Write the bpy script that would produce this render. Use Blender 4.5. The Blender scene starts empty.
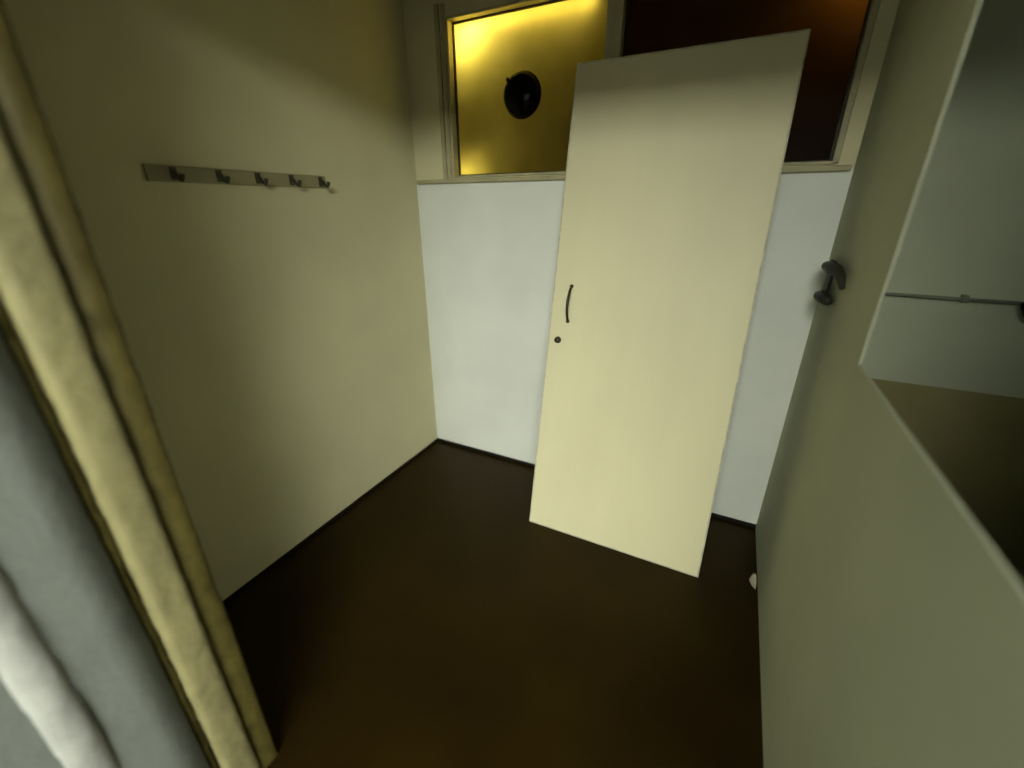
import bpy, bmesh, math, random
from mathutils import Vector, Matrix

scene = bpy.context.scene
C = scene.collection
random.seed(7)

# ------------------------------------------------------------------ camera
F_PX = 425.31
PITCH, ROLL, YAW = 0.39597, -0.00373, -0.46824
CAM = Vector((1.577, -2.004, 1.4538))
cd = bpy.data.cameras.new('camera')
cd.sensor_width = 36.0
cd.lens = F_PX / 1024 * 36.0
cd.clip_start = 0.02
cd.dof.use_dof = True
cd.dof.focus_distance = 1.75
cd.dof.aperture_fstop = 0.75
cam = bpy.data.objects.new('camera', cd)
C.objects.link(cam)
fw = Vector((math.sin(YAW) * math.cos(PITCH), math.cos(YAW) * math.cos(PITCH), -math.sin(PITCH)))
ri = Vector((math.cos(YAW), -math.sin(YAW), 0))
up = ri.cross(fw)
r2 = ri * math.cos(ROLL) + up * math.sin(ROLL)
u2 = up * math.cos(ROLL) - ri * math.sin(ROLL)
cam.matrix_world = Matrix((
    (r2.x, u2.x, -fw.x, CAM.x), (r2.y, u2.y, -fw.y, CAM.y),
    (r2.z, u2.z, -fw.z, CAM.z), (0, 0, 0, 1)))
scene.camera = cam

# ------------------------------------------------------------------ world, exposure
w = bpy.data.worlds.new('night')
scene.world = w
w.use_nodes = True
w.node_tree.nodes['Background'].inputs[0].default_value = (0.02, 0.022, 0.02, 1)
w.node_tree.nodes['Background'].inputs[1].default_value = 0.15
scene.view_settings.view_transform = 'Standard'
scene.view_settings.look = 'None'
scene.view_settings.gamma = 1.0
scene.view_settings.use_curve_mapping = False
scene.view_settings.exposure = 0.48

LAMP_PASSAGE = 36.0      # emission strength of the passage ceiling lamp
LAMP_BEHIND = 90.0       # emission strength of the bulb behind the window

# ------------------------------------------------------------------ materials
def mat(name, col, rough=0.7, spec=0.3, metal=0.0, var=0.06, vscale=3.0, bump=0.0, bscale=40.0,
        col2=None, stretch=(1, 1, 1)):
    m = bpy.data.materials.new(name)
    m.use_nodes = True
    nt = m.node_tree
    b = nt.nodes['Principled BSDF']
    b.inputs['Roughness'].default_value = rough
    b.inputs['Metallic'].default_value = metal
    b.inputs['Specular IOR Level'].default_value = spec
    tc = nt.nodes.new('ShaderNodeTexCoord')
    mp = nt.nodes.new('ShaderNodeMapping')
    mp.inputs['Scale'].default_value = stretch
    nt.links.new(tc.outputs['Object'], mp.inputs['Vector'])
    n = nt.nodes.new('ShaderNodeTexNoise')
    n.inputs['Scale'].default_value = vscale
    n.inputs['Detail'].default_value = 5
    nt.links.new(mp.outputs[0], n.inputs['Vector'])
    r = nt.nodes.new('ShaderNodeValToRGB')
    c2 = col2 or tuple(c * (1 - 2.2 * var) for c in col)
    r.color_ramp.elements[0].position = 0.35
    r.color_ramp.elements[1].position = 0.62
    r.color_ramp.elements[0].color = (*c2, 1)
    r.color_ramp.elements[1].color = (*col, 1)
    nt.links.new(n.outputs['Fac'], r.inputs[0])
    nt.links.new(r.outputs[0], b.inputs['Base Color'])
    if bump:
        n2 = nt.nodes.new('ShaderNodeTexNoise')
        n2.inputs['Scale'].default_value = bscale
        n2.inputs['Detail'].default_value = 6
        nt.links.new(mp.outputs[0], n2.inputs['Vector'])
        bp = nt.nodes.new('ShaderNodeBump')
        bp.inputs['Strength'].default_value = bump
        bp.inputs['Distance'].default_value = 0.01
        nt.links.new(n2.outputs['Fac'], bp.inputs['Height'])
        nt.links.new(bp.outputs[0], b.inputs['Normal'])
    return m

def emit(name, col, s):
    m = bpy.data.materials.new(name)
    m.use_nodes = True
    nt = m.node_tree
    nt.nodes.remove(nt.nodes['Principled BSDF'])
    e = nt.nodes.new('ShaderNodeEmission')
    e.inputs[0].default_value = (*col, 1)
    e.inputs[1].default_value = s
    nt.links.new(e.outputs[0], nt.nodes['Material Output'].inputs[0])
    return m

def frosted(name, col, tint):
    m = bpy.data.materials.new(name)
    m.use_nodes = True
    nt = m.node_tree
    nt.nodes.remove(nt.nodes['Principled BSDF'])
    tc = nt.nodes.new('ShaderNodeTexCoord')
    n = nt.nodes.new('ShaderNodeTexNoise')
    n.inputs['Scale'].default_value = 5.0
    n.inputs['Detail'].default_value = 4
    nt.links.new(tc.outputs['Object'], n.inputs['Vector'])
    r = nt.nodes.new('ShaderNodeValToRGB')
    r.color_ramp.elements[0].position = 0.3
    r.color_ramp.elements[1].position = 0.7
    r.color_ramp.elements[0].color = (*tint, 1)
    r.color_ramp.elements[1].color = (*col, 1)
    nt.links.new(n.outputs['Fac'], r.inputs[0])
    t = nt.nodes.new('ShaderNodeBsdfTranslucent')
    nt.links.new(r.outputs[0], t.inputs[0])
    g = nt.nodes.new('ShaderNodeBsdfGlossy')
    g.inputs['Color'].default_value = (.8, .8, .75, 1)
    g.inputs['Roughness'].default_value = 0.55
    mx = nt.nodes.new('ShaderNodeMixShader')
    mx.inputs[0].default_value = 0.005
    nt.links.new(t.outputs[0], mx.inputs[1])
    nt.links.new(g.outputs[0], mx.inputs[2])
    nt.links.new(mx.outputs[0], nt.nodes['Material Output'].inputs[0])
    return m

M = {}
M['white'] = mat('white_wall_paint', (.76, .78, .72), .75, .2, var=.03, bump=.08, bscale=25)
M['olive'] = mat('cream_wall_paint', (.62, .585, .365), .7, .25, var=.04, vscale=2, bump=.08, bscale=25)
M['greywall'] = mat('grey_green_paint', (.44, .455, .32), .75, .2, var=.05, vscale=2.5, bump=.08, bscale=25)
M['hall'] = mat('hall_paint', (.33, .335, .31), .8, .2, var=.05)
M['booth'] = mat('booth_paint', (.66, .70, .52), .75, .2, var=.04)
M['bead'] = mat('pale_bead_paint', (.34, .345, .32), .7, .25, var=.10, vscale=14, bump=.3, bscale=60)
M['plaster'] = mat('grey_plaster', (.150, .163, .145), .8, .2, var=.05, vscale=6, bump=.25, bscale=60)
M['floor'] = mat('dark_brown_floor', (.0125, .0072, .0012), .42, .22, var=.15, vscale=2.5, bump=.1, bscale=50,
                 col2=(.007, .0036, .0008))
M['floor'].node_tree.nodes['Principled BSDF'].inputs['Specular Tint'].default_value = (1, .68, .14, 1)
M['shade'] = mat('dark_olive_shade', (.40, .36, .16), .7, .2, var=.08)  # olive tone standing in for the shade below the sill
M['gap'] = mat('black_shadow_gap', (.012, .009, .006), .6, .2, var=.05)  # black standing in for the shadow at the wall foot
M['door'] = mat('cream_door_paint', (.72, .67, .435), .5, .35, var=.04, vscale=1.6, bump=.03, bscale=30, stretch=(1.5, 1, .5))
M['dooredge'] = mat('worn_door_edge', (.60, .57, .42), .7, .2, var=.12, vscale=25)
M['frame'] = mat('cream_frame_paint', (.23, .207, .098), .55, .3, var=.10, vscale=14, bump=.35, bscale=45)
M['stop'] = mat('olive_frame_paint', (.085, .069, .015), .6, .3, var=.15, vscale=20, bump=.35, bscale=60)
M['winframe'] = mat('window_frame_paint', (.42, .38, .22), .5, .35, var=.08, vscale=10)
M['rubber'] = mat('dark_window_bead', (.03, .025, .015), .6, .3, var=.05)
M['pane'] = frosted('frosted_glass', (.66, .60, .26), (.52, .47, .18))
M['pane2'] = frosted('brown_frosted_glass', (.36, .24, .09), (.26, .16, .05))
M['black'] = mat('black_plastic', (.003, .0026, .0026), .12, .12, var=.05)
M['bronze'] = mat('dark_bronze', (.035, .026, .010), .4, .5, metal=.3, var=.1, vscale=40)
M['hook'] = mat('dark_hook_metal', (.075, .068, .035), .5, .4, metal=.3, var=.1, vscale=40)
M['iron'] = mat('dark_iron', (.022, .022, .012), .6, .3, var=.1, vscale=30)
M['rail'] = mat('hook_board_paint', (.32, .295, .165), .65, .25, var=.06, vscale=12)
M['pipe'] = mat('painted_pipe', (.30, .32, .23), .6, .3, var=.08, vscale=20)
M['flake'] = mat('white_plaster_flake', (.50, .45, .34), .8, .2, var=.08, vscale=40)
M['ceil'] = mat('ceiling_paint', (.22, .22, .18), .8, .2, var=.04)
M['lampbody'] = mat('lamp_body', (.6, .6, .58), .5, .3, var=.03)
M['tube'] = emit('lit_diffuser', (.97, 1.0, .88), LAMP_PASSAGE)
M['bulb'] = emit('lit_bulb', (1.0, .90, .60), LAMP_BEHIND)
M['strip'] = emit('lit_tube', (1.0, .84, .48), 16.0)
M['added_bulb'] = emit('added_amber_bulb', (1.0, .76, .34), LAMP_BEHIND * .35)  # for the bulb added behind the right pane

# ------------------------------------------------------------------ helpers
def add_box(bm, a, b, bevel=0.0):
    x0, y0, z0 = a; x1, y1, z1 = b
    res = bmesh.ops.create_cube(bm, size=1.0)
    vs = res['verts']
    bmesh.ops.scale(bm, vec=(x1 - x0, y1 - y0, z1 - z0), verts=vs)
    bmesh.ops.translate(bm, vec=((x0 + x1) / 2, (y0 + y1) / 2, (z0 + z1) / 2), verts=vs)
    if bevel:
        es = list({e for v in vs for e in v.link_edges})
        bmesh.ops.bevel(bm, geom=es, offset=bevel, segments=2, affect='EDGES', profile=.6)

def link(name, bm, m, parent=None, loc=None, smooth=False):
    me = bpy.data.meshes.new(name)
    bmesh.ops.recalc_face_normals(bm, faces=bm.faces)
    bm.to_mesh(me)
    bm.free()
    if smooth:
        for p in me.polygons:
            p.use_smooth = True
    me.materials.append(m)
    o = bpy.data.objects.new(name, me)
    C.objects.link(o)
    if parent:
        o.parent = parent
    if loc:
        o.location = loc
    return o

def boxes(name, lst, m, parent=None, bevel=0.0, loc=None):
    bm = bmesh.new()
    for a, b in lst:
        add_box(bm, a, b, bevel)
    return link(name, bm, m, parent, loc)

def tube(name, pts, rad, m, parent=None, seg=10, loc=None, bm=None):
    own = bm is None
    bm = bm or bmesh.new()
    pts = [Vector(p) for p in pts]
    if not isinstance(rad, (list, tuple)):
        rad = [rad] * len(pts)
    rings = []
    prev = None
    for i, p in enumerate(pts):
        t = (pts[min(i + 1, len(pts) - 1)] - pts[max(i - 1, 0)]).normalized()
        if prev is None:
            prev = t.orthogonal().normalized()
        n = (prev - t * prev.dot(t)).normalized()
        prev = n
        b = t.cross(n)
        rings.append([bm.verts.new(p + (n * math.cos(a) + b * math.sin(a)) * rad[i])
                      for a in [2 * math.pi * k / seg for k in range(seg)]])
    for i in range(len(rings) - 1):
        for k in range(seg):
            bm.faces.new((rings[i][k], rings[i][(k + 1) % seg], rings[i + 1][(k + 1) % seg], rings[i + 1][k]))
    bm.faces.new(rings[0]); bm.faces.new(rings[-1])
    if own:
        return link(name, bm, m, parent, loc, smooth=True)

def lathe_y(name, prof, m, parent=None, seg=40, loc=None, wob=None):
    """profile of (radius, y) revolved about the Y axis"""
    bm = bmesh.new()
    rings = []
    for r, y in prof:
        if r < 1e-6:
            rings.append([bm.verts.new((0, y, 0))])
        else:
            rings.append([bm.verts.new((r * (wob(2 * math.pi * k / seg) if wob else 1) * math.cos(2 * math.pi * k / seg), y,
                                        r * (wob(2 * math.pi * k / seg) if wob else 1) * math.sin(2 * math.pi * k / seg)))
                          for k in range(seg)])
    for A, B in zip(rings, rings[1:]):
        for k in range(seg):
            a0, a1 = A[k % len(A)], A[(k + 1) % len(A)]
            b0, b1 = B[k % len(B)], B[(k + 1) % len(B)]
            f = []
            for v in (a0, a1, b1, b0):
                if v not in f:
                    f.append(v)
            bm.faces.new(f)
    return link(name, bm, m, parent, loc, smooth=True)

def rough_post(name, prof, z0, z1, m, jit, parent=None, step=.02, seed=1):
    """closed plan profile [(x, y), ...] extruded up with worn, uneven edges"""
    rnd = random.Random(seed)
    bm = bmesh.new()
    n = int((z1 - z0) / step)
    k = len(prof)
    walk = [[0, 0] for _ in prof]
    rings = []
    for i in range(n + 1):
        z = z0 + (z1 - z0) * i / n
        ring = []
        for j, (x, y) in enumerate(prof):
            for q in range(2):
                walk[j][q] = walk[j][q] * .55 + rnd.gauss(0, jit * .6)
            ring.append(bm.verts.new((x + walk[j][0], y + walk[j][1], z)))
        rings.append(ring)
    for A, B in zip(rings, rings[1:]):
        for j in range(k):
            bm.faces.new((A[j], A[(j + 1) % k], B[(j + 1) % k], B[j]))
    bm.faces.new(rings[0]); bm.faces.new(rings[-1])
    return link(name, bm, m, parent, smooth=True)

def struct(o, label=None, cat=None):
    o['kind'] = 'structure'
    if label:
        o['label'] = label
    if cat:
        o['category'] = cat
    return o

def tag(o, label, cat, group=None):
    o['label'] = label
    o['category'] = cat
    if group:
        o['group'] = group
    return o

def empty(name, loc):
    o = bpy.data.objects.new(name, None)
    o.empty_display_size = .05
    C.objects.link(o)
    o.location = loc
    return o

# ------------------------------------------------------------------ shell
RW = 1.894            # face of the right-hand partition
PT = 0.007             # its thickness
FY = -1.665           # inner face of the front wall
CZ = 2.55             # ceiling
WX0, WX1, WZ0, WZ1 = .235, 1.845, 1.585, 2.237   # window opening
AX = 2.95             # far wall of the side booth
BY = -5.6             # far end of the hall
HX = 4.4              # right side of the hall
HY = -2.1             # hall face of the booth

struct(boxes('floor', [((-.15, BY - .1, -.08), (HX + .1, 1.7, 0))], M['floor']),
       'dark brown bare floor of the small room', 'floor')
struct(boxes('ceiling', [((-.15, BY - .1, CZ), (HX + .1, 1.7, CZ + .08))], M['ceil']), 'plain ceiling above the room', 'ceiling')
struct(boxes('wall_left', [((-.12, FY - .14, 0), (0, .12, CZ))], M['olive']), 'cream painted wall carrying the row of hooks', 'wall')
BX = RW + PT          # the back wall runs on past the partition as the booth's end wall
struct(boxes('wall_back', [((0, 0, 0), (BX, .12, WZ0 - .012))], M['white']), 'white wall below the amber window', 'wall')
struct(boxes('wall_upper', [((0, 0, WZ1), (BX, .12, CZ)), ((0, 0, WZ0 - .012), (WX0, .12, WZ1)), ((WX1, 0, WZ0 - .012), (BX, .12, WZ1)),
                            ((WX0, 0, WZ0 - .012), (WX1, .12, WZ0))], M['olive']), 'cream upper wall around the amber window', 'wall')
PE = -.74             # post edge of the opening
struct(boxes('wall_right', [((RW, HY, 0), (RW + PT, 0, 1.09)), ((RW, PE, 1.09), (RW + PT, 0, CZ)),
                            ((RW, HY, 1.09), (RW + PT, -1.95, CZ)), ((RW, -1.95, 2.35), (RW + PT, PE, CZ))], M['greywall']),
       'grey green partition with a wide opening above its low part', 'wall')
struct(boxes('wall_booth', [((BX, 0, 0), (AX + .1, .12, CZ)), ((AX, HY, 0), (AX + .1, 0, CZ)), ((RW + PT, HY, 0), (AX, HY + .1, CZ))], M['booth']),
       'walls of the dim side booth beyond the opening', 'wall')
struct(boxes('wall_front', [((0, FY - .14, 0), (.60, FY, CZ)), ((.60, FY - .14, 2.115), (RW, FY, CZ))], M['hall']),
       'front wall beside and above the entrance', 'wall')
struct(boxes('booth_shade', [((BX + .0005, -.004, .0005), (AX - .0005, -.0005, .83))], M['shade']),
       'dark olive dado sheet low on the booth wall beyond the opening', 'shade')  # thin sheet, shade of the lower booth wall put into its colour
# passage outside the entrance
PX = .650
prof = [(.40, FY - .14), (PX + .004, FY - .142), (PX + .006, -1.86), (PX, -1.91), (PX, -2.01), (PX, -2.4), (PX, BY), (.40, BY)]
struct(rough_post('wall_passage', prof, 0, CZ, M['plaster'], .0009, step=.03, seed=4),
       'pale grey plaster wall outside the entrance', 'wall')
bead = [(PX - .012, -1.915), (PX + .003, -1.918), (PX + .010, -1.930), (PX + .014, -1.946), (PX + .010, -1.962), (PX + .003, -1.974), (PX - .012, -1.977)]
struct(rough_post('trim_2', bead, 0, CZ, M['bead'], .0022, step=.02, seed=9),
       'pale rounded vertical bead on the grey plaster wall', 'bead')
struct(boxes('wall_hall', [((.40, BY - .1, 0), (HX, BY, CZ)), ((HX, BY - .1, 0), (HX + .1, HY, CZ)), ((AX + .1, HY, 0), (HX + .1, HY + .1, CZ))], M['hall']), 'walls of the hall behind the viewer', 'wall')

# entrance frame at the left edge of the view
tr = struct(rough_post('trim_1', [(.60, -1.718), (.650, -1.7182), (.659, -1.7195), (.664, -1.724), (.666, -1.732), (.6665, -1.745), (.6665, -1.765), (.666, -1.774), (.663, -1.781), (.657, -1.785), (.648, -1.7865), (.60, -1.787)],
                       0, 2.115, M['frame'], .0010, step=.012, seed=2),
            'cream painted entrance frame post with chipped edges', 'door frame')
rough_post('door_stop', [(.60, -1.666), (.648, -1.667), (.651, -1.673), (.651, -1.7175), (.60, -1.7175)], 0, 2.115, M['stop'], .0008, tr, step=.012, seed=3)
rough_post('filler_strip', [(.60, -1.7875), (.640, -1.788), (.644, -1.794), (.645, -1.800), (.643, -1.8045), (.60, -1.8045)], 0, 2.115, M['stop'], .0022, tr, step=.012, seed=5)

# shadow gap along the foot of the walls, painted as a thin black strip
struct(boxes('shadow_gap_left', [((0.0005, FY + .001, .0005), (.006, -.0065, .016))], M['gap']), 'thin black shadow strip along foot of cream wall', 'shadow_gap')
struct(boxes('shadow_gap_back', [((.0005, -.006, .0005), (RW - .0005, -.0005, .020))], M['gap']), 'thin black shadow strip along foot of white wall', 'shadow_gap')

# ------------------------------------------------------------------ window
win = empty('window_1', (0, 0, 0))
struct(win, 'wide amber frosted window with two panes above the white wall', 'window')
FR = .028
MX = 1.012
def wbar(name, a, b, m=M['winframe'], bev=.004):
    return boxes(name, [(a, b)], m, win, bev)
wbar('frame_bar', (WX0, -.006, WZ0), (WX0 + .012, .10, WZ1))
wbar('frame_bar', (WX1 - .02, -.006, WZ0), (WX1, .10, WZ1))
wbar('frame_bar', (WX0, -.006, WZ0), (WX1, .10, WZ0 + .012))
wbar('frame_bar', (WX0, -.006, WZ1 - .012), (WX1, .10, WZ1))
wbar('mullion', (MX - .032, -.008, WZ0 + .012), (MX + .032, .10, WZ1 - .012))
# raised casing at the left side of the opening and the shallow sill
wbar('casing', (WX0 - .052, -.016, WZ0 - .004), (WX0 - .030, .0005, WZ1 + .05), M['winframe'])
wbar('casing', (WX0 - .022, -.010, WZ0 - .004), (WX0 - .004, .0005, WZ1 + .05), M['winframe'])
wbar('window_sill', (.012, -.020, WZ0 - .022), (RW - .01, .0005, WZ0 - .004), M['winframe'])
x0, x1 = WX0 + .012, MX - .032
y = .045
boxes('pane', [((x0, y, WZ0 + .012), (x1, y + .005, WZ1 - .012))], M['pane'], win)
boxes('pane', [((MX + .032, y, WZ0 + .012), (WX1 - .02, y + .005, WZ1 - .012))], M['pane2'], win)
for a0, a1 in ((x0, x1), (MX + .032, WX1 - .02)):
    b = .006
    boxes('glazing_bead', [((a0, y - .012, WZ0 + .012), (a0 + b, y - .0005, WZ1 - .012)),
                           ((a1 - b, y - .012, WZ0 + .012), (a1, y - .0005, WZ1 - .012)),
                           ((a0 + b, y - .012, WZ0 + .012), (a1 - b, y - .0005, WZ0 + .012 + b)),
                           ((a0 + b, y - .012, WZ1 - .012 - b), (a1 - b, y - .0005, WZ1 - .012))], M['rubber'], win)

# room behind the window with the bulb that lights it
struct(boxes('wall_outer', [((-.15, 1.6, 0), (AX + .1, 1.7, CZ)), ((-.15, .12, 0), (-.05, 1.6, CZ)), ((AX, .12, 0), (AX + .1, 1.6, CZ))], M['olive']),
       'walls of the room behind the amber window', 'wall')
LB = (.320, .128, 2.172)
def hanging_bulb(loc, rad, m, label):
    b = empty('hanging_bulb', (loc[0], loc[1], CZ))
    tag(b, label, 'lamp', 'bulbs behind the window')
    dz = loc[2] - CZ
    bm = bmesh.new()
    bmesh.ops.create_uvsphere(bm, u_segments=20, v_segments=12, radius=rad)
    link('bulb', bm, m, b, (0, 0, dz), smooth=True)
    tube('cord', [(0, 0, -.001), (0, 0, dz + rad + .03)], .004, M['black'], b)
    tube('bulb_holder', [(0, 0, dz + rad * .8), (0, 0, dz + rad + .04)], [.016, .013], M['black'], b)
hanging_bulb(LB, .026, M['bulb'], 'warm bare bulb hanging behind left corner of the amber window')
st = empty('strip_lamp', (.30, .085, WZ1 - .012))
tag(st, 'thin lit tube along top edge behind the amber pane', 'lamp')
tube('tube', [(0, 0, -.024), (.62, 0, -.024)], .006, M['strip'], st, 12)
for xx in (-.004, .624):
    tube('end_cap', [(xx - .006, 0, -.024), (xx + .006, 0, -.024)], .009, M['lampbody'], st, 12)
    boxes('mount', [((xx - .004, -.004, -.020), (xx + .004, .004, -.0003))], M['lampbody'], st)
hanging_bulb((.285, .150, 1.615), .014, M['bulb'], 'small unseen bulb added low behind lower left corner of the amber window')  # added source for the glow in the pane's lower left corner
hanging_bulb((1.79, .150, 2.115), .014, M['added_bulb'], 'small unseen bulb added behind right edge of the brown pane')  # added source for the orange glow at the right pane's edge

# ------------------------------------------------------------------ hall ceiling lamp
lp = empty('ceiling_lamp', (2.15, -3.9, CZ))
tag(lp, 'large white ceiling lamp panel lighting the hall outside', 'lamp')
boxes('lamp_body', [((-.99, -.64, -.045), (.99, .64, -.0005))], M['lampbody'], lp, .008)
boxes('diffuser', [((-.95, -.60, -.065), (.95, .60, -.046))], M['tube'], lp, .006)

# ------------------------------------------------------------------ leaning door leaf
DX, DW, DL, DT = .885, .786, 2.018, .036
lean = math.atan2(.4005, 1.98)
dr = empty('door_leaf', (DX, -.452, 0))
dr.rotation_euler = (-lean, 0, 0)
tag(dr, 'cream flush door leaf leaning upright against the window wall', 'door')
zoff = DT * math.sin(lean) * 0
lp_ = .006
boxes('panel', [((lp_, 0, lp_), (DW - lp_, DT, DL - lp_))], M['door'], dr, .0015)
# edge lipping, slightly worn: own strips around the slab
boxes('edge_strip', [((0, .0008, 0), (lp_, DT - .0008, DL))], M['dooredge'], dr, .0012)
boxes('edge_strip', [((DW - lp_, .0008, 0), (DW, DT - .0008, DL))], M['dooredge'], dr, .0012)
boxes('edge_strip', [((lp_, .0008, 0), (DW - lp_, DT - .0008, lp_))], M['dooredge'], dr, .0012)
boxes('edge_strip', [((lp_, .0008, DL - lp_), (DW - lp_, DT - .0008, DL))], M['dooredge'], dr, .0012)
hx = .083
hz0, hz1 = 1.005, 1.155
pts = []
for i in range(15):
    t = i / 14
    pts.append((hx, .001 - .034 * math.sin(math.pi * t) ** .7, hz0 + (hz1 - hz0) * t))
hd = tube('pull_handle', pts, [.0058] * 15, M['bronze'], dr)
hd['label'] = 'dark bronze bowed pull handle'
for zz in (hz0, hz1):
    lathe_y('handle_foot', [(0, -.007), (.007, -.006), (.009, 0), (.0, .001)], M['bronze'], hd, 16, (hx, 0, zz))
kn = lathe_y('lock_knob', [(0, -.020), (.008, -.0195), (.0125, -.016), (.0135, -.010), (.010, -.005), (.015, -.003), (.0155, .0005), (0, .001)],
             M['bronze'], dr, 24, (.047, 0, .918))
kn['label'] = 'small dark round lock knob'

# ------------------------------------------------------------------ round black ventilator on the left pane
vr = empty('window_ventilator', (.602, y - .0005, 1.913))
tag(vr, 'round black plastic ventilator fixed to the left amber pane', 'ventilator')
lathe_y('flange', [(0, -.001), (.088, -.001), (.0925, -.006), (.090, -.012), (0, -.012)], M['black'], vr, 48)
lathe_y('domed_cap', [(0, -.066), (.024, -.065), (.047, -.060), (.066, -.051), (.080, -.037), (.087, -.022), (.0875, -.0125), (0, -.0125)], M['black'], vr, 48)
tube('pull_tab', [(-.044, -.048, .046), (-.054, -.042, .056), (-.060, -.034, .062)], [.008, .010, .008], M['black'], vr, 10)

# ------------------------------------------------------------------ hook board on the left wall
hy = [-1.181, -1.044, -.908, -.771, -.635]
hk = empty('hook_rail', (0, -.908, 1.545))
tag(hk, 'narrow painted board with five dark coat hooks on cream wall', 'coat rack')
boxes('board', [((.0003, -.345, -.020), (.009, .300, .026))], M['rail'], hk, .003)
for yy in hy:
    d = yy + .908
    h = tube('hook', [(.0092, d, .008), (.024, d, .004), (.036, d, -.012), (.046, d, -.016), (.052, d, -.008), (.054, d, .002)],
             [.005, .0055, .0055, .0055, .006, .0075], M['hook'], hk, 8)
    boxes('hook_plate', [((.0092, d - .010, -.014), (.0122, d + .010, .022))], M['hook'], h, .001)

# ------------------------------------------------------------------ fittings on the right
br = empty('wall_bracket', (RW, -.12, 1.19))
tag(br, 'dark two armed metal bracket on the partition near the window corner', 'bracket')
boxes('back_plate', [((-.010, -.050, -.050), (-.0003, .030, .085))], M['iron'], br, .002)
tube('upper_arm', [(-.010, -.005, .066), (-.024, -.03, .068), (-.028, -.12, .074), (-.028, -.22, .078), (-.024, -.29, .066), (-.018, -.315, .036)],
     [.014, .017, .019, .018, .013, .008], M['iron'], br)
tube('lower_arm', [(-.010, .005, -.034), (-.024, -.03, -.034), (-.026, -.12, -.026), (-.024, -.20, -.024)], [.013, .017, .019, .014], M['iron'], br)

pp = empty('wall_pipe', (RW + PT, -.016, 1.158))
tag(pp, 'thin grey pipe with a black tap wheel on the booth wall', 'pipe')
tube('pipe', [(.001, 0, 0), (.58, 0, -.004)], .006, M['pipe'], pp)
for xx in (.12, .40):
    boxes('pipe_clip', [((xx - .008, -.011, -.012), (xx + .008, .0155, .012))], M['pipe'], pp, .002)
lathe_y('tap_wheel', [(0, -.062), (.034, -.060), (.042, -.052), (.042, -.042), (.034, -.036), (.012, -.034), (.012, -.008), (0, -.008)],
        M['black'], pp, 24, (.565, 0, -.004), wob=lambda a: 1 + .06 * math.cos(6 * a))

# plaster flake at the foot of the partition
fl = bmesh.new()
FS = 1.5
prof2 = [(-.004, .02), (-.020, .012), (-.026, -.004), (-.018, -.022), (-.006, -.034), (-.001, -.010)]
lo = [fl.verts.new((px_ * 1.15, py_ * FS, 0)) for px_, py_ in prof2]
hi = [fl.verts.new((px_ * .72 - .004, py_ * .8 * FS, .018 + .010 * ((i * 37) % 5) / 4)) for i, (px_, py_) in enumerate(prof2)]
tp = fl.verts.new((-.010, -.006, .038))
for i in range(6):
    j = (i + 1) % 6
    fl.faces.new((lo[i], lo[j], hi[j], hi[i]))
    fl.faces.new((hi[i], hi[j], tp))
fl.faces.new(lo)
fo = link('plaster_flake', fl, M['flake'], None, (RW - .001, -.36, 0))
tag(fo, 'small broken white plaster flake at foot of the partition', 'flake')
